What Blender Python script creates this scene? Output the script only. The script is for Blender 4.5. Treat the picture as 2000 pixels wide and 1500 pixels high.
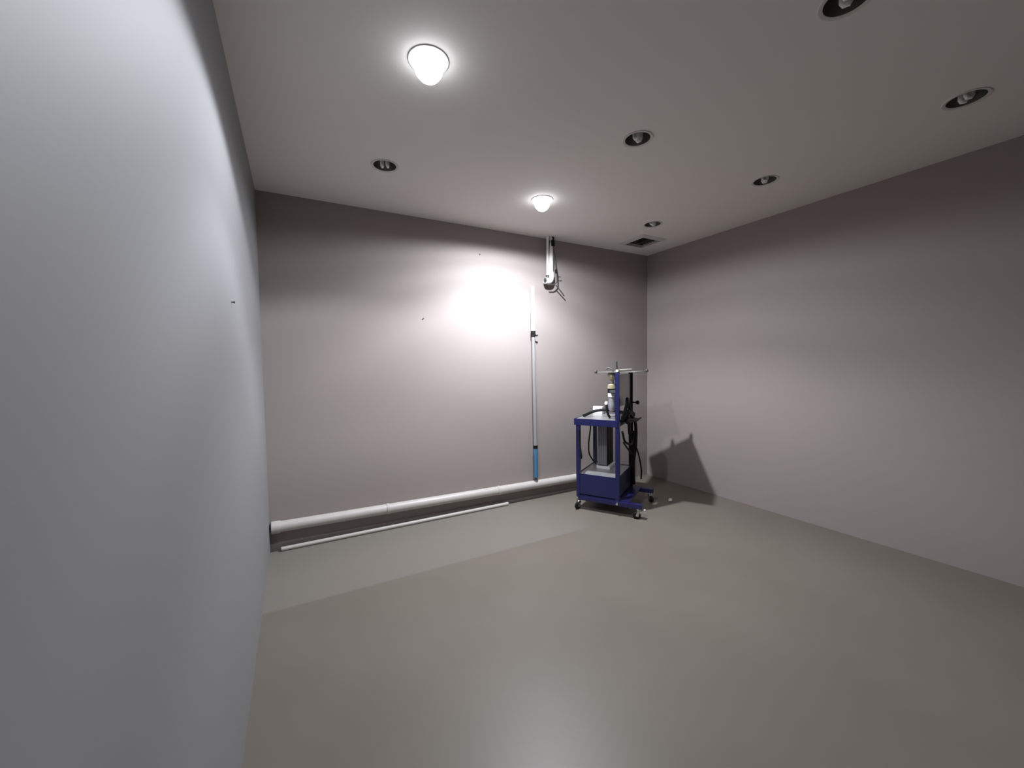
import bpy, bmesh, math, random
from mathutils import Vector, Matrix
random.seed(7)
S = bpy.context.scene
for o in list(bpy.data.objects):
    bpy.data.objects.remove(o, do_unlink=True)
COL = S.collection
PI = math.pi

# ------------------------------------------------------------------ camera
ROOM_W, ROOM_H, ROOM_D = 4.18, 2.8, 9.0
YAW, PITCH, ROLL = 0.500871, 0.0459124, -0.0149
cy, sy, cp, sp = math.cos(YAW), math.sin(YAW), math.cos(PITCH), math.sin(PITCH)
fwd = Vector((sy * cp, cy * cp, -sp)); rgt = Vector((cy, -sy, 0)); up = rgt.cross(fwd)
cr, sr = math.cos(ROLL), math.sin(ROLL)
r2 = rgt * cr + up * sr; u2 = up * cr - rgt * sr
cam_data = bpy.data.cameras.new('camera')
cam = bpy.data.objects.new('camera', cam_data); COL.objects.link(cam)
m = Matrix((r2, u2, -fwd)).transposed().to_4x4()
m.translation = Vector((0.2191, -3.6175, 1.4355))
cam.matrix_world = m
cam_data.sensor_width = 36.0; cam_data.sensor_fit = 'HORIZONTAL'
cam_data.lens = 772.525 / 2000 * 36
cam_data.clip_start = 0.02
S.camera = cam

# ------------------------------------------------------------------ world, exposure
w = bpy.data.worlds.new('world'); S.world = w; w.use_nodes = True
w.node_tree.nodes['Background'].inputs[0].default_value = (0.9, 0.88, 0.85, 1)
w.node_tree.nodes['Background'].inputs[1].default_value = 0.01
S.view_settings.view_transform = 'Standard'
S.view_settings.look = 'None'
S.view_settings.gamma = 1
S.view_settings.use_curve_mapping = False
S.view_settings.exposure = 0.0
LAMP_POWER = (122.0, 340.0)          # nearer lamp is the weaker one
LAMP_COLOR = (0.90, 0.93, 1.0)

# ------------------------------------------------------------------ materials
def mat(name, col, rough=0.5, metal=0.0, var=0.0, scale=8.0, bump=0.0, bscale=60.0, spec=0.5, coat=0.0):
    M = bpy.data.materials.new(name); M.use_nodes = True
    nt = M.node_tree; b = nt.nodes['Principled BSDF']
    b.inputs['Roughness'].default_value = rough
    b.inputs['Metallic'].default_value = metal
    b.inputs['Specular IOR Level'].default_value = spec
    b.inputs['Coat Weight'].default_value = coat
    tc = nt.nodes.new('ShaderNodeTexCoord')
    n = nt.nodes.new('ShaderNodeTexNoise'); n.inputs['Scale'].default_value = scale; n.inputs['Detail'].default_value = 5
    nt.links.new(tc.outputs['Object'], n.inputs['Vector'])
    r = nt.nodes.new('ShaderNodeValToRGB')
    lo = [max(0, c * (1 - var)) for c in col]; hi = [min(1, c * (1 + var)) for c in col]
    r.color_ramp.elements[0].color = (*lo, 1); r.color_ramp.elements[1].color = (*hi, 1)
    r.color_ramp.elements[0].position = .3; r.color_ramp.elements[1].position = .7
    nt.links.new(n.outputs['Fac'], r.inputs['Fac'])
    nt.links.new(r.outputs['Color'], b.inputs['Base Color'])
    if bump:
        n2 = nt.nodes.new('ShaderNodeTexNoise'); n2.inputs['Scale'].default_value = bscale; n2.inputs['Detail'].default_value = 4
        nt.links.new(tc.outputs['Object'], n2.inputs['Vector'])
        bp = nt.nodes.new('ShaderNodeBump'); bp.inputs['Strength'].default_value = bump; bp.inputs['Distance'].default_value = .004
        nt.links.new(n2.outputs['Fac'], bp.inputs['Height']); nt.links.new(bp.outputs['Normal'], b.inputs['Normal'])
    return M

def emit(name, col, strength):
    M = bpy.data.materials.new(name); M.use_nodes = True
    b = M.node_tree.nodes['Principled BSDF']
    b.inputs['Base Color'].default_value = (.9, .9, .9, 1)
    b.inputs['Emission Color'].default_value = (*col, 1)
    b.inputs['Emission Strength'].default_value = strength
    return M

def floor_material():
    M = bpy.data.materials.new('glossy_grey_floor'); M.use_nodes = True
    nt = M.node_tree; b = nt.nodes['Principled BSDF']; N = nt.nodes.new; Lk = nt.links.new
    tc = N('ShaderNodeTexCoord')
    n = N('ShaderNodeTexNoise'); n.inputs['Scale'].default_value = 1.6; n.inputs['Detail'].default_value = 3
    Lk(tc.outputs['Object'], n.inputs['Vector'])
    r = N('ShaderNodeValToRGB')
    r.color_ramp.elements[0].position = .3; r.color_ramp.elements[1].position = .7
    r.color_ramp.elements[0].color = (.172, .153, .126, 1); r.color_ramp.elements[1].color = (.192, .172, .143, 1)
    Lk(n.outputs['Fac'], r.inputs['Fac'])
    # slightly paler base colour along the back wall, fading out towards the cart
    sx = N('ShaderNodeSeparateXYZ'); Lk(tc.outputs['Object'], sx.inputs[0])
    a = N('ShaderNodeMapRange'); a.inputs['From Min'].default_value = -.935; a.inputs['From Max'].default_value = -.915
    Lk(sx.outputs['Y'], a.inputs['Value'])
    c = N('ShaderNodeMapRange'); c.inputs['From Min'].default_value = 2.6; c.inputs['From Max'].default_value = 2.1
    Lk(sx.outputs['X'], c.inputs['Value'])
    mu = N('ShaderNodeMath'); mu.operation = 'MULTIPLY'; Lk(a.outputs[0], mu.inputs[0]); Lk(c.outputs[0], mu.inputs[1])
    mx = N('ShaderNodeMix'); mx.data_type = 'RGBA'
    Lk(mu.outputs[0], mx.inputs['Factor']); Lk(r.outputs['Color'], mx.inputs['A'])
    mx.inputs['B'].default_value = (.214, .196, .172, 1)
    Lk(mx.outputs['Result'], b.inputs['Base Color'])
    b.inputs['Roughness'].default_value = .42
    b.inputs['Specular IOR Level'].default_value = .3
    return M

M = {}
M['wall'] = mat('taupe_wall_paint', (.312, .272, .258), .62, var=.02, scale=1.5, bump=.05, bscale=45, spec=.35)
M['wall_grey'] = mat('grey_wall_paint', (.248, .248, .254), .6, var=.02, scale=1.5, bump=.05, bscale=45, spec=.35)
M['ceiling'] = mat('white_ceiling_paint', (.80, .775, .745), .8, var=.012, scale=2)
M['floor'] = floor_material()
M['white_plastic'] = mat('white_plastic', (.80, .785, .76), .4, var=.03, scale=10)
M['bore_shade'] = mat('painted_bore_shade', (.05, .048, .045), .8)  # shade inside open pipe ends, put into the colour of flat discs
M['trim'] = mat('white_lamp_trim', (.62, .61, .59), .45)
M['can'] = mat('dull_metal_reflector', (.24, .235, .225), .35, metal=.7)
M['can_lit'] = mat('lit_metal_reflector', (.9, .9, .9), .4, metal=.3)  # paler copy for lit cans, the bulb's light put into the colour
M['tube_glass'] = mat('white_lamp_tube', (.86, .85, .82), .3)
M['bulb'] = emit('glowing_bulb_glass', (.93, .95, 1.0), 9.0)
M['vent_frame'] = mat('grey_white_vent_frame', (.60, .58, .56), .5)
M['vent_dark'] = mat('dark_vent_louvre', (.07, .065, .06), .6)
M['blue'] = mat('deep_blue_enamel', (.008, .009, .072), .38, var=.06, scale=12, coat=.2)
M['dull_rod'] = mat('dull_grey_rod', (.22, .21, .20), .55, metal=.2)
M['cream'] = mat('cream_painted_bar', (.66, .65, .58), .4)
M['pipe_white'] = mat('off_white_drain_plastic', (.52, .495, .465), .42, var=.03, scale=10)
M['steel'] = mat('worn_steel_sheet', (.50, .50, .51), .38, metal=.65, var=.08, scale=14)
M['chrome'] = mat('chrome', (.72, .72, .72), .22, metal=1.0)
M['black_rubber'] = mat('black_rubber', (.007, .007, .007), .6, var=.2, spec=.25)
M['black_plastic'] = mat('black_plastic', (.008, .008, .009), .6, spec=.2)
M['dark_metal'] = mat('dark_grey_metal', (.07, .07, .073), .55, metal=.1)
M['grey_panel'] = mat('grey_ribbed_panel', (.20, .198, .21), .5, metal=.2, var=.05)
M['grey_plate'] = mat('grey_plate', (.40, .40, .41), .4, metal=.3, var=.08, scale=9)
M['brass'] = mat('brass', (.50, .45, .30), .4, metal=.4)
M['bowl'] = mat('cloudy_lilac_bowl', (.27, .26, .29), .35)
M['light_grey'] = mat('light_grey_plastic', (.80, .80, .80), .4)
M['pole_grey'] = mat('grey_aluminium_tube', (.36, .36, .36), .42, metal=.3)
M['pole_white'] = mat('white_tube', (.82, .82, .82), .4)
M['blue_grip'] = mat('steel_blue_grip', (.055, .17, .30), .5, var=.05)
M['scrap'] = mat('white_paper_scrap', (.72, .69, .66), .8, var=.08, scale=40)

# ------------------------------------------------------------------ helpers
def obj(name, bm, m, parent=None, smooth=False):
    me = bpy.data.meshes.new(name)
    bmesh.ops.recalc_face_normals(bm, faces=bm.faces)
    bm.to_mesh(me); bm.free()
    me.materials.append(M[m])
    if smooth:
        for p in me.polygons: p.use_smooth = True
        try: me.set_sharp_from_angle(angle=math.radians(40))
        except Exception: pass
    o = bpy.data.objects.new(name, me); COL.objects.link(o)
    if parent: o.parent = parent
    return o

def thing(name, label, cat, loc=(0, 0, 0), rz=0.0, group=None):
    o = bpy.data.objects.new(name, None); COL.objects.link(o)
    o.empty_display_size = .05
    o.location = loc; o.rotation_euler = (0, 0, rz)
    return tag(o, label, cat, group)

def tag(o, label, cat, group=None):
    o['label'] = label; o['category'] = cat
    if group: o['group'] = group
    return o

def struct(name, bm, m):
    o = obj(name, bm, m); o['kind'] = 'structure'; return o

def box(bm, lo, hi, bev=0.0):
    c = [(a + b) / 2 for a, b in zip(lo, hi)]; s = [b - a for a, b in zip(lo, hi)]
    r = bmesh.ops.create_cube(bm, size=1, matrix=Matrix.Translation(c) @ Matrix.Diagonal((*s, 1)))
    if bev:
        es = list({e for v in r['verts'] for e in v.link_edges})
        bmesh.ops.bevel(bm, geom=es, offset=bev, segments=2, affect='EDGES', profile=.6)
    return bm

def smooth_pts(pts, n=8):
    P = [Vector(p) for p in pts]
    if len(P) < 3: return P
    out = []
    Q = [2 * P[0] - P[1]] + P + [2 * P[-1] - P[-2]]
    for i in range(1, len(Q) - 2):
        p0, p1, p2, p3 = Q[i - 1:i + 3]
        for k in range(n):
            t = k / n
            out.append(.5 * ((2 * p1) + (p2 - p0) * t + (2 * p0 - 5 * p1 + 4 * p2 - p3) * t * t + (3 * p1 - p0 - 3 * p2 + p3) * t ** 3))
    out.append(P[-1]); return out

def tube(bm, pts, r, seg=12, n=0, cap=True):
    P = smooth_pts(pts, n) if n else [Vector(p) for p in pts]
    rr = r if isinstance(r, (list, tuple)) else [r] * len(P)
    if len(rr) != len(P):
        a = rr; rr = [a[0] + (a[-1] - a[0]) * i / (len(P) - 1) for i in range(len(P))]
    t0 = (P[1] - P[0]).normalized()
    ref = Vector((0, 0, 1)) if abs(t0.z) < .9 else Vector((1, 0, 0))
    nrm = t0.cross(ref).normalized(); rings = []
    for i, p in enumerate(P):
        t = (P[min(i + 1, len(P) - 1)] - P[max(i - 1, 0)]).normalized()
        nrm = (nrm - t * nrm.dot(t)).normalized(); bn = t.cross(nrm)
        rings.append([bm.verts.new(p + (nrm * math.cos(2 * PI * k / seg) + bn * math.sin(2 * PI * k / seg)) * rr[i]) for k in range(seg)])
    for a, b in zip(rings, rings[1:]):
        for k in range(seg): bm.faces.new((a[k], a[(k + 1) % seg], b[(k + 1) % seg], b[k]))
    if cap: bm.faces.new(rings[0]); bm.faces.new(rings[-1])
    return bm

def lathe(bm, prof, at=(0, 0, 0), seg=24, axis='Z'):
    rings = []
    for r, z in prof:
        if r < 1e-6: rings.append([bm.verts.new(Vector((0, 0, z)))])
        else: rings.append([bm.verts.new(Vector((r * math.cos(2 * PI * k / seg), r * math.sin(2 * PI * k / seg), z))) for k in range(seg)])
    vs = [v for q in rings for v in q]
    for a, b in zip(rings, rings[1:]):
        for k in range(seg):
            k2 = (k + 1) % seg
            if len(a) == 1 and len(b) == 1: continue
            if len(a) == 1: bm.faces.new((a[0], b[k], b[k2]))
            elif len(b) == 1: bm.faces.new((a[k], a[k2], b[0]))
            else: bm.faces.new((a[k], a[k2], b[k2], b[k]))
    if axis == 'X': bmesh.ops.rotate(bm, verts=vs, matrix=Matrix.Rotation(PI / 2, 3, 'Y'))
    if axis == 'Y': bmesh.ops.rotate(bm, verts=vs, matrix=Matrix.Rotation(-PI / 2, 3, 'X'))
    bmesh.ops.translate(bm, verts=vs, vec=Vector(at))
    return bm

def B(): return bmesh.new()

# ------------------------------------------------------------------ room shell
T = .12
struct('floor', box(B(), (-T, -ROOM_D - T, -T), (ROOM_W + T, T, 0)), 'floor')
struct('wall_back', box(B(), (-T, 0, 0), (ROOM_W + T, T, ROOM_H)), 'wall')
struct('wall_left', box(B(), (-T, -ROOM_D, 0), (0, 0, ROOM_H)), 'wall_grey')
struct('wall_right', box(B(), (ROOM_W, -ROOM_D, 0), (ROOM_W + T, 0, ROOM_H)), 'wall')
struct('wall_front', box(B(), (-T, -ROOM_D - T, 0), (ROOM_W + T, -ROOM_D, ROOM_H)), 'wall')

CAN_R = .078
LAMPS = [(.789, -1.847), (2.055, -.828), (.80, -.812), (2.093, -1.83), (3.372, -1.872), (3.340, -.834), (3.359, -2.895), (2.10, -2.868)]
VENT = (3.67, -.395); VS = .135
bm = B(); edges = []
def loop(pts):
    vs = [bm.verts.new((x, y, ROOM_H)) for x, y in pts]
    for i in range(len(vs)): edges.append(bm.edges.new((vs[i], vs[(i + 1) % len(vs)])))
loop([(-T, -ROOM_D - T), (ROOM_W + T, -ROOM_D - T), (ROOM_W + T, T), (-T, T)])
for x, y in LAMPS:
    loop([(x + CAN_R * math.cos(2 * PI * k / 40), y + CAN_R * math.sin(2 * PI * k / 40)) for k in range(40)])
loop([(VENT[0] + a * VS, VENT[1] + b * VS) for a, b in ((-1, -1), (1, -1), (1, 1), (-1, 1))])
bmesh.ops.triangle_fill(bm, use_beauty=True, edges=edges, normal=(0, 0, -1))
struct('ceiling', bm, 'ceiling')

# ------------------------------------------------------------------ ceiling downlights
BEAMS = ([(.29, 0), (1.0, .20), (.42, .62), (.60, .66), (.72, .95), (.86, .45)],      # deep can, crisp cut-off
         [(.03, 0), (1.0, 1.0), (.22, .24), (.40, .41), (.65, .86), (.85, 1.0)])     # shallower, softer beam
def make_lamp(lit):
    t = thing('ceiling_downlight', 'x', 'ceiling light')
    # origin in the ceiling plane; can goes up, trim hangs 4 mm below
    obj('trim_ring', lathe(B(), [(CAN_R - .004, .0), (CAN_R - .004, -.0015), (CAN_R + .009, -.0045), (CAN_R + .011, -.004), (CAN_R + .012, 0)], seg=40), 'trim', t, True)
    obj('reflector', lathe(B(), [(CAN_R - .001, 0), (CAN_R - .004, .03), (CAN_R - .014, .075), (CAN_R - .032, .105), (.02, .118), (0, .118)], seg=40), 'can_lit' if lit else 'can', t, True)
    if lit:
        b = lathe(B(), [(0, -.094), (.021, -.090), (.041, -.078), (.057, -.058), (.065, -.032), (.064, -.010), (.055, .016), (.040, .036), (.026, .052), (.020, .066)], seg=32)  # globe hangs low and wide, the lamp's glare put into its shape
        bl = obj('bulb', b, 'bulb', t, True)
        obj('bulb_neck', lathe(B(), [(.021, .066), (.021, .116)], seg=20), 'tube_glass', bl, True)
        ld = bpy.data.lights.new('downlight_beam', 'POINT')
        ld.energy = LAMP_POWER[0]; ld.color = LAMP_COLOR; ld.shadow_soft_size = .03
        # the can's beam: cut off near the ceiling, widest part strongest, weaker straight down
        ld.use_nodes = True; nt = ld.node_tree; em = nt.nodes['Emission']
        tc = nt.nodes.new('ShaderNodeTexCoord'); sx = nt.nodes.new('ShaderNodeSeparateXYZ')
        mm = nt.nodes.new('ShaderNodeMath'); mm.operation = 'MULTIPLY'; mm.inputs[1].default_value = -1
        rp = nt.nodes.new('ShaderNodeValToRGB'); rp.color_ramp.interpolation = 'EASE'
        for k, (p_, v_) in enumerate(BEAMS[0]):
            e_ = rp.color_ramp.elements[k] if k < 2 else rp.color_ramp.elements.new(p_)
            e_.position = p_; e_.color = (v_, v_, v_, 1)
        nt.links.new(tc.outputs['Normal'], sx.inputs[0]); nt.links.new(sx.outputs['Z'], mm.inputs[0])
        nt.links.new(mm.outputs[0], rp.inputs['Fac']); nt.links.new(rp.outputs['Color'], em.inputs['Strength'])
        lo = bpy.data.objects.new('downlight_beam', ld); COL.objects.link(lo)
        lo.parent = t; lo.location = (0, 0, -.12)
    else:
        lb = obj('lamp_base', lathe(B(), [(0, .116), (.026, .116), (.028, .07), (.024, .062), (0, .062)], seg=20), 'light_grey', t, True)
        for dx in (-.018, .018):
            obj('lamp_tube', tube(B(), [(dx, -.013, .064), (dx, -.013, .006), (dx, -.008, -.003), (dx, .008, -.003), (dx, .013, .006), (dx, .013, .064)], .0105, 10), 'tube_glass', lb, True)
    return t

def dup(root, loc, rz=0.0):
    r = root.copy(); COL.objects.link(r); r.location = loc; r.rotation_euler = (0, 0, rz)
    for ch in list(root.children):
        c = ch.copy(); COL.objects.link(c); c.parent = r
        for g in list(ch.children):
            d = g.copy(); COL.objects.link(d); d.parent = c
    return r

lit0 = make_lamp(True); dead0 = make_lamp(False)
LBL = ['glowing round ceiling downlight, the larger and nearer of the two lit ones',
       'glowing round ceiling downlight near the back wall, the smaller of the two lit ones',
       'unlit recessed downlight at back left, closest to the left wall corner',
       'unlit recessed downlight in mid ceiling, between the two glowing lights and the right side',
       'unlit recessed downlight next to the right wall, midway along it',
       'unlit recessed downlight just in front of the square ceiling vent',
       'unlit recessed downlight in the dark upper right corner of the picture',
       'unlit recessed downlight cut off by the top edge of the picture']
for i, (x, y) in enumerate(LAMPS):
    src = lit0 if i < 2 else dead0
    if i in (0, 2):
        r = src; r.location = (x, y, ROOM_H)
    else:
        r = dup(src, (x, y, ROOM_H))
    if i == 1:
        for ch in r.children:
            if ch.type == 'LIGHT':
                ch.data = ch.data.copy(); ch.data.energy = LAMP_POWER[1]
                els = [n for n in ch.data.node_tree.nodes if n.type == 'VALTORGB'][0].color_ramp.elements
                for e_, (p_, v_) in zip(els, sorted(BEAMS[1])):
                    e_.position = p_; e_.color = (v_, v_, v_, 1)
    r.rotation_euler[2] = (.2, .2, -.45, .35, .6, .3, .8, .5)[i]
    r['label'] = LBL[i]
    r['group'] = 'lit ceiling downlights' if i < 2 else 'unlit ceiling downlights'

# ------------------------------------------------------------------ ceiling vent
t = thing('ceiling_vent', 'square grey air vent with dark opening, in the ceiling by the far right corner', 'vent', (VENT[0], VENT[1], ROOM_H))
bm = B(); o_, i_ = .185, VS
for k in range(4):
    a = k * PI / 2; c, s = math.cos(a), math.sin(a)
    def R2(x, y, z): return bm.verts.new((c * x - s * y, s * x + c * y, z))
    q = [R2(-o_, -o_, -.002), R2(o_, -o_, -.002), R2(i_, -i_, -.016), R2(-i_, -i_, -.016)]
    q2 = [R2(-o_, -o_, 0), R2(o_, -o_, 0)]
    bm.faces.new(q); bm.faces.new((q2[0], q2[1], q[1], q[0]))
    q3 = [R2(-i_, -i_, .06), R2(i_, -i_, .06)]
    bm.faces.new((q[3], q[2], q3[1], q3[0]))
bmesh.ops.remove_doubles(bm, verts=bm.verts, dist=1e-5)
obj('frame', bm, 'vent_frame', t)
bm = B()
for k in range(7):
    y = -i_ + .018 + k * (2 * i_ - .036) / 6
    r = bmesh.ops.create_cube(bm, size=1, matrix=Matrix.Translation((0, y, .012)) @ Matrix.Rotation(.7, 4, 'X') @ Matrix.Diagonal((2 * i_ - .004, .030, .002, 1)))
obj('louvre', bm, 'vent_dark', t)
obj('duct', box(B(), (-i_, -i_, .058), (i_, i_, .064)), 'vent_dark', t)

# ------------------------------------------------------------------ drain pipe along the back wall
def pipe_z(x): return .198 - .0165 * x
t = thing('drain_pipe', 'thick white plastic pipe running low along the back wall, behind the cart', 'pipe', (0, 0, 0))
PR = .043; PEND = 3.60
p0, p1 = (.018, -.044, pipe_z(.018)), (PEND, -.044, pipe_z(PEND))
obj('pipe_body', tube(B(), [p0, p1], PR, 24), 'pipe_white', t, True)
obj('end_socket', tube(B(), [(.014, -.044, pipe_z(.014)), (.075, -.044, pipe_z(.075))], PR + .005, 24), 'pipe_white', t, True)
bm = B(); lathe(bm, [(0, 0), (PR - .006, 0), (PR - .006, .003), (0, .003)], (.010, -.044, pipe_z(.01)), 24, 'X')
e = obj('bore_shade_disc', bm, 'bore_shade', t); e['label'] = 'dark disc for the shaded open end of the pipe'
for x in (.9, 2.0, 3.2):
    bm = B()
    lathe(bm, [(PR + .0005, -.012), (PR + .004, -.012), (PR + .004, .012), (PR + .0005, .012)], (x, -.044, pipe_z(x)), 24, 'X')
    box(bm, (x - .012, -.008, pipe_z(x) - .02), (x + .012, .0, pipe_z(x) + .02))
    obj('pipe_clip', bm, 'pipe_white', t)

# thin rod lying on the floor at the foot of the wall
t = tag(obj('thin_rod', tube(B(), [(.075, -.048, .0165), (2.098, -.062, .0165)], .0165, 14), 'pipe_white', None, True),
        'thin white plastic rod lying on the floor below the thick pipe', 'rod')

# ------------------------------------------------------------------ telescopic pole against the wall
t = thing('telescopic_pole', 'upright telescopic pole with blue lower grip, leaning on the back wall', 'pole', (2.437, -.075, .245))
def PP(z): return (0.004 * z, .004 + .022 * z, z)          # local, leans back to the wall
obj('upper_tube', tube(B(), [PP(1.50), PP(2.025)], .021, 18), 'pole_white', t, True)['label'] = 'white upper tube'
obj('lower_tube', tube(B(), [PP(.31), PP(1.50)], .0195, 18), 'pole_grey', t, True)['label'] = 'grey lower tube'
lk = obj('lock_clamp', tube(B(), [PP(1.495), PP(1.555)], .025, 18), 'black_plastic', t, True)
x, y, z = PP(1.50)
obj('clamp_lever', tube(B(), [(x + .015, y - .012, z + .015), (x + .034, y - .018, z + .004), (x + .045, y - .02, z + .012)], .008, 8), 'black_plastic', lk, True)
obj('lower_collar', tube(B(), [PP(.305), PP(.34)], .024, 18), 'black_plastic', t, True)
obj('blue_grip', tube(B(), [PP(0.0), PP(.305)], .0235, 18), 'blue_grip', t, True)['label'] = 'blue lower grip'

# ------------------------------------------------------------------ pipe stub hanging by the back wall
t = thing('hanging_pipe_stub', 'white pipe stub with loose black cables hanging from ceiling at the back wall', 'pipe', (2.66, -.07, ROOM_H))
Zc = ROOM_H
def Lz(x, y, z): return (x - 2.66, y + .07, z - Zc)
obj('thin_pipe', tube(B(), [Lz(2.618, -.07, 2.798), Lz(2.612, -.07, 2.37)], .013, 14), 'white_plastic', t, True)
obj('thick_pipe', tube(B(), [Lz(2.668, -.07, 2.798), Lz(2.660, -.07, 2.6), Lz(2.656, -.07, 2.36)], [.014, .024, .024], 16), 'white_plastic', t, True)
el = obj('elbow', tube(B(), [Lz(2.656, -.07, 2.43), Lz(2.655, -.072, 2.375), Lz(2.640, -.075, 2.340), Lz(2.610, -.078, 2.330), Lz(2.578, -.082, 2.333)], .033, 18, 5), 'white_plastic', t, True)
obj('elbow_shade_disc', lathe(B(), [(0, 0), (.026, 0), (.026, .003), (0, .003)], Lz(2.572, -.082, 2.333), 18, 'X'), 'bore_shade', el)  # dark disc standing in for the shade inside the elbow
obj('pipe_socket', tube(B(), [Lz(2.612, -.07, 2.395), Lz(2.612, -.07, 2.345)], .019, 14), 'dark_metal', t, True)
obj('clamp', box(B(), Lz(2.652, -.098, 2.70), Lz(2.692, -.045, 2.765), .006), 'black_plastic', t)
obj('ceiling_hook', tube(B(), [Lz(2.672, -.085, 2.798), Lz(2.676, -.095, 2.785), Lz(2.674, -.09, 2.76)], .010, 10, 4), 'black_plastic', t, True)
obj('cable', tube(B(), [Lz(2.676, -.08, 2.72), Lz(2.690, -.085, 2.62), Lz(2.708, -.085, 2.50), Lz(2.718, -.085, 2.42), Lz(2.722, -.085, 2.34), Lz(2.705, -.09, 2.315), Lz(2.66, -.10, 2.292), Lz(2.60, -.105, 2.288)], .0065, 8, 6), 'dark_metal', t, True)
obj('cable_plug', tube(B(), [Lz(2.708, -.088, 2.46), Lz(2.712, -.088, 2.42)], .012, 10), 'black_plastic', t, True)
obj('loose_wire', tube(B(), [Lz(2.705, -.088, 2.295), Lz(2.77, -.075, 2.245), Lz(2.835, -.06, 2.193)], .0065, 8, 4), 'dark_metal', t, True)
obj('loose_wire', tube(B(), [Lz(2.720, -.085, 2.41), Lz(2.75, -.07, 2.392), Lz(2.79, -.06, 2.394)], .004, 8, 4), 'dark_metal', t, True)

# ------------------------------------------------------------------ nails in the walls
def nail(loc, axis, label):
    bm = B(); lathe(bm, [(0, 0), (.003, 0), (.003, .009), (.0055, .009), (.0045, .012), (0, .0125)], (0, 0, 0), 12, axis)
    o = obj('wall_nail', bm, 'dark_metal', None, True); o.location = loc
    if axis == 'Y': o.rotation_euler = (0, 0, PI)
    return tag(o, label, 'nail', 'nails left in the walls')
nail((0, -1.630, 1.714), 'X', 'small dark nail in the left wall')
nail((1.276, 0, 1.885), 'Y', 'small dark nail in the middle of the back wall')
nail((1.858, 0, 2.539), 'Y', 'small nail high on the back wall under the smaller glowing light')

# ------------------------------------------------------------------ blue workshop cart
CL, CB, CE = .389, .525, .582
CX, CY, CT = 2.659, -.515, -1.022
cart = thing('workshop_cart', 'tall blue metal workshop cart on casters, standing by the right back corner', 'cart', (CX, CY, 0), CT)
pw = .019
def post(a, b, z0, z1, m='blue'): return obj('post', box(B(), (a - pw, b - pw, z0), (a + pw, b + pw, z1), .003), m, cart)
post(0, 0, .125, .85); post(0, CB, .125, .85)
ptall = post(CL, 0, .10, 1.358); prear = post(CL, CB, .10, 1.358, 'black_plastic'); prear['label'] = 'tall rear post coloured black'  # rear post coloured black, the other posts blue
# top tray
bm = B(); z0, z1 = .843, .908; x0, x1, y0, y1 = -.036, CL + .01, -.024, CB + .024; th = .006
box(bm, (x0, y0, z0), (x1, y0 + th, z1), .002); box(bm, (x0, y1 - th, z0), (x1, y1, z1), .002)
box(bm, (x0, y0 + th, z0), (x0 + th, y1 - th, z1), .002); box(bm, (x1 - th, y0 + th, z0), (x1, y1 - th, z1), .002)
tray = obj('top_tray', bm, 'blue', cart)
obj('tray_sheet', box(B(), (x0 + th, y0 + th, z1 - .012), (x1 - th, y1 - th, z1 - .006)), 'steel', tray)['label'] = 'bare steel tray surface'
# lower bin
bm = B(); z0, z1 = .159, .361
box(bm, (-.012, -.014, z0), (CL + .006, -.008, z1), .002); box(bm, (-.012, CB + .008, z0), (CL + .006, CB + .014, z1), .002)
box(bm, (-.012, -.008, z0), (-.006, CB + .008, z1), .002); box(bm, (CL - .004, -.008, z0), (CL + .004, CB + .008, z1), .002)
bin_ = obj('lower_bin', bm, 'blue', cart)
obj('shelf_sheet', box(B(), (-.006, -.008, z1 - .014), (CL - .004, CB + .008, z1 - .007)), 'steel', bin_)['label'] = 'bare steel lower shelf'
# base frame
obj('base_plate', box(B(), (0, -.006, .135), (.50, CB + .006, .150), .003), 'blue', cart)
for b in (0, CB):
    obj('outrigger', box(B(), (0, b - .024, .098), (CE + .035, b + .024, .140), .004), 'blue', cart)
obj('corner_bolt', lathe(B(), [(0, -.018), (.011, -.018), (.013, -.008), (.013, 0)], (CL, -.019, .118), 12, 'Y'), 'chrome', cart, True)
# casters
def caster(a, b, rot, lab):
    c = bpy.data.objects.new('caster', None); COL.objects.link(c); c.parent = cart
    c.location = (a, b, 0); c.rotation_euler = (0, 0, rot); c.empty_display_size = .03
    bm = B()
    lathe(bm, [(0, .100), (.020, .100), (.022, .090), (.016, .080), (.016, .074), (0, .074)], (0, 0, 0), 16)
    for s in (-1, 1):
        r = bmesh.ops.create_cube(bm, size=1, matrix=Matrix.Translation((-.010, s * .0165, .055)) @ Matrix.Rotation(.35, 4, 'Y') @ Matrix.Diagonal((.026, .003, .058, 1)))
    box(bm, (-.02, -.018, .072), (.02, .018, .078))
    obj('fork', bm, 'chrome', c, True)
    obj('wheel', lathe(B(), [(0, -.0125), (.026, -.0125), (.033, -.010), (.036, -.005), (.036, .005), (.033, .010), (.026, .0125), (0, .0125)], (-.018, 0, .036), 24, 'Y'), 'black_rubber', c, True)
caster(0, 0, 1.2, ''); caster(CE, 0, .4, ''); caster(CE, CB, 2.4, ''); caster(0, CB, .9, '')
# head shelf on the tall posts: a flat sheet seen almost edge-on, with end pegs
obj('cross_bar', tube(B(), [(CL, -.02, 1.374), (CL, CB + .02, 1.374)], .013, 14), 'cream', cart, True)['label'] = 'cream coloured cross bar'
HA0, HA1 = .180, .552
hs = obj('head_shelf', box(B(), (HA0, .0, 1.358), (HA1, CB, 1.363), .001), 'dull_rod', cart)
for a0, b in ((HA0, .004), (HA1, CB - .004)):
    obj('shelf_peg', lathe(B(), [(0, 1.350), (.012, 1.351), (.015, 1.360), (.015, 1.372), (.010, 1.382), (0, 1.384)], (a0, b, 0), 14), 'dark_metal', hs, True)
obj('top_rod', tube(B(), [(CL - .012, .0, 1.372), (CL - .014, .0, 1.46)], .013, 12), 'dark_metal', cart, True)
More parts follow.
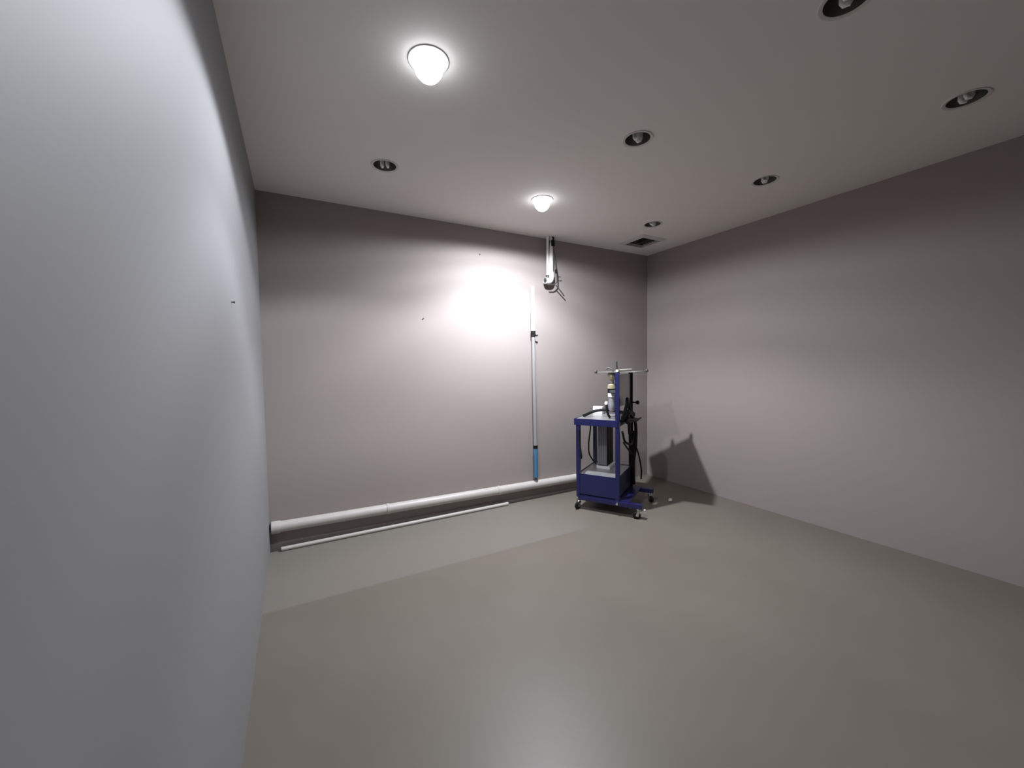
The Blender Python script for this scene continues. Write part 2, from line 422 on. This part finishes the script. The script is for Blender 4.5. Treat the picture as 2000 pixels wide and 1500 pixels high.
# regulator unit clamped to the tall front post
RA, RB = .312, .085
reg = obj('regulator_bowl', lathe(B(), [(0, .985), (.022, .985), (.030, 1.0), (.033, 1.05), (.030, 1.10), (.031, 1.12)], (RA, RB, 0), 22), 'bowl', cart, True)
reg['label'] = 'cloudy pale bowl of the regulator'
obj('white_band', lathe(B(), [(.031, 1.12), (.037, 1.122), (.037, 1.158), (.031, 1.16)], (RA, RB, 0), 22), 'light_grey', reg, True)
obj('black_collar', lathe(B(), [(.031, 1.16), (.040, 1.162), (.040, 1.196), (.030, 1.198)], (RA, RB, 0), 22), 'black_plastic', reg, True)
obj('brass_ring', lathe(B(), [(.030, 1.198), (.041, 1.203), (.041, 1.238), (.026, 1.25)], (RA, RB, 0), 22), 'brass', reg, True)
obj('neck', lathe(B(), [(.022, 1.248), (.022, 1.285)], (RA, RB, 0), 18), 'steel', reg, True)
obj('brass_cap', lathe(B(), [(.022, 1.283), (.040, 1.287), (.042, 1.34), (.034, 1.355), (0, 1.358)], (RA, RB, 0), 22), 'brass', reg, True)
obj('lever', tube(B(), [(RA + .01, RB, 1.358), (RA + .005, RB, 1.385), (RA - .03, RB, 1.402), (RA - .055, RB, 1.392)], .009, 8, 4), 'dark_metal', reg, True)
obj('bracket', box(B(), (RA, RB - .012, 1.165), (CL, .006, 1.190)), 'dark_metal', reg)
obj('drain_knob', lathe(B(), [(0, 0), (.016, 0), (.018, .012), (.012, .03), (0, .032)], (RA - .055, RB, 1.045), 14), 'light_grey', reg, True)
obj('drain_hose', tube(B(), [(RA - .052, RB, 1.046), (RA - .05, RB, 1.00), (RA - .045, RB + .02, .95), (RA - .04, RB + .06, .915)], .012, 10, 5), 'black_rubber', reg, True)
# plate between the two tall posts
pl = obj('back_plate', box(B(), (CL - .006, .02, 1.03), (CL, CB - .02, 1.335), .002), 'grey_plate', cart)
obj('plate_edge', box(B(), (CL - .004, .022, 1.05), (CL + .006, .075, 1.333), .001), 'bowl', pl)
# thumb screw on the rear post
obj('thumb_screw', lathe(B(), [(.007, 0), (.007, .035), (.019, .037), (.021, .052), (.017, .066), (0, .068)], (CL + pw, CB, 1.033), 14, 'X'), 'black_plastic', cart, True)
# cables and torch
HOSE = [(.01, .13, .919), (.025, .17, .926), (.060, .22, .946), (.120, .25, .964), (.190, .255, .973), (.255, .25, .973), (.315, .24, .964), (CL + .02, .25, .945), (CL + .045, .24, .86), (CL + .05, .26, .74)]
obj('tray_hose', tube(B(), HOSE, .0145, 12, 6), 'black_rubber', cart, True)
for pts, r in (
    ([(CL + .03, .04, .90), (CL + .06, .10, 1.04), (CL + .05, .17, 1.10), (CL + .05, .25, 1.00), (CL + .05, .33, .93), (CL + .05, .42, .88)], .016),
    ([(CL + .03, .06, .93), (CL + .06, .16, .98), (CL + .05, .30, .93), (CL + .05, .45, .86), (CL + .04, .56, .80), (CL + .04, .585, .68), (CL + .04, .56, .56), (CL + .04, .48, .44), (CL + .04, .45, .36), (CL + .04, .48, .18)], .017),
    ([(CL + .05, .10, .90), (CL + .06, .30, .88), (CL + .05, .50, .83), (CL + .05, .53, .70), (CL + .04, .50, .58), (CL + .04, .49, .45), (CL + .04, .49, .20)], .015),
    ([(CL + .04, .02, .80), (CL + .04, .10, .70), (CL + .05, .22, .65), (CL + .05, .34, .63), (CL + .04, .44, .66), (CL + .04, .48, .74)], .011),
    ([(CL + .04, .06, .69), (CL + .05, .18, .61), (CL + .05, .30, .55), (CL + .04, .44, .50)], .008),
    ([(CL + .05, .45, .62), (CL + .06, .58, .50), (CL + .06, .70, .36), (CL + .06, .76, .25), (CL + .06, .74, .165)], .008),
):
    obj('cable', tube(B(), pts, r, 10, 7), 'black_rubber', cart, True)
obj('cable_coil', tube(B(), [(CL + .05 + .01 * math.sin(k), .27 + .15 * math.cos(k * 2 * PI / 16), .90 + .045 * math.sin(k * 2 * PI / 16) + .006 * (k // 16)) for k in range(50)], .013, 10), 'black_rubber', cart, True)
bm = B(); tube(bm, [(CL + .04, .36, .868), (CL + .05, .50, .853), (CL + .055, .60, .845)], [.028, .016], 12)
g = obj('torch_grip', bm, 'black_plastic', cart, True)
obj('torch_nozzle', tube(B(), [(CL + .055, .59, .846), (CL + .06, .72, .846)], .009, 10), 'black_plastic', g, True)
obj('hanging_cable', tube(B(), [(-.010, .40, .843), (-.012, .40, .74), (-.030, .40, .60), (-.028, .40, .48), (.014, .40, .405), (.05, .40, .37)], .008, 8, 6), 'black_rubber', cart, True)
obj('side_strap', tube(B(), [(.016, -.03, .80), (.018, -.032, .70), (.032, -.034, .60), (.040, -.034, .54), (.036, -.034, .515)], .012, 8, 5), 'black_rubber', cart, True)

# power box on the lower shelf
bx = thing('power_box', 'box with grey ribbed front and shaded sides coloured black, standing on lower shelf of the blue cart', 'machine', (CX, CY, 0), CT)
A0, A1, B0, B1, Z0, Z1 = .105, .205, .285, .510, .385, .835
obj('housing', box(B(), (A0, B0, Z0), (A1, B1, Z1), .006), 'black_plastic', bx)  # black colour carries the shade on the side turned from the lamps
bm = B(); box(bm, (A0 + .004, B0 - .006, Z0 + .01), (A1 - .004, B0, Z1 - .01))
for k in range(4):
    x = A0 + .014 + k * .021
    box(bm, (x, B0 - .011, Z0 + .02), (x + .008, B0 - .005, Z1 - .02), .002)
obj('ribbed_front', bm, 'grey_panel', bx)['label'] = 'grey ribbed front panel'
obj('foot_plate', box(B(), (A0 - .01, B0 - .012, .3545), (A1 + .03, B1, .3855), .003), 'light_grey', bx)['label'] = 'pale foot plate'

# white carton on the tray
cb = obj('small_carton', box(B(), (-.052, -.03, 0), (.052, .03, .080), .003), 'light_grey', None)
ca, sa = math.cos(CT), math.sin(CT)
lx, ly = .056, .470
cb.location = (CX + ca * lx - sa * ly, CY + sa * lx + ca * ly, .9035); cb.rotation_euler = (0, 0, CT)
tag(cb, 'small white box lying at the back of the blue cart top tray', 'box')

# scraps on the floor
def scrap(loc, sx, sy, sz, rz, label):
    bm = B(); bmesh.ops.create_icosphere(bm, subdivisions=2, radius=1)
    for v in bm.verts:
        k = 1 + random.uniform(-.22, .22); v.co = Vector((v.co.x * sx * k, v.co.y * sy * k, (v.co.z * k + 1) * sz))
    zmin = min(v.co.z for v in bm.verts)
    for v in bm.verts: v.co.z -= zmin
    o = obj('paper_scrap', bm, 'scrap'); o.location = loc; o.rotation_euler = (0, 0, rz)
    return tag(o, label, 'litter', 'white scraps on the floor around the cart')
scrap((3.612, -.832, 0), .045, .022, .012, .5, 'crumpled white scrap on the floor right of the cart casters')
scrap((3.091, -.787, 0), .020, .016, .012, .2, 'tiny white scrap on the floor under the cart, left of its front caster')
scrap((3.165, -.895, 0), .016, .012, .008, .9, 'tiny white scrap on the floor right beside the front caster')
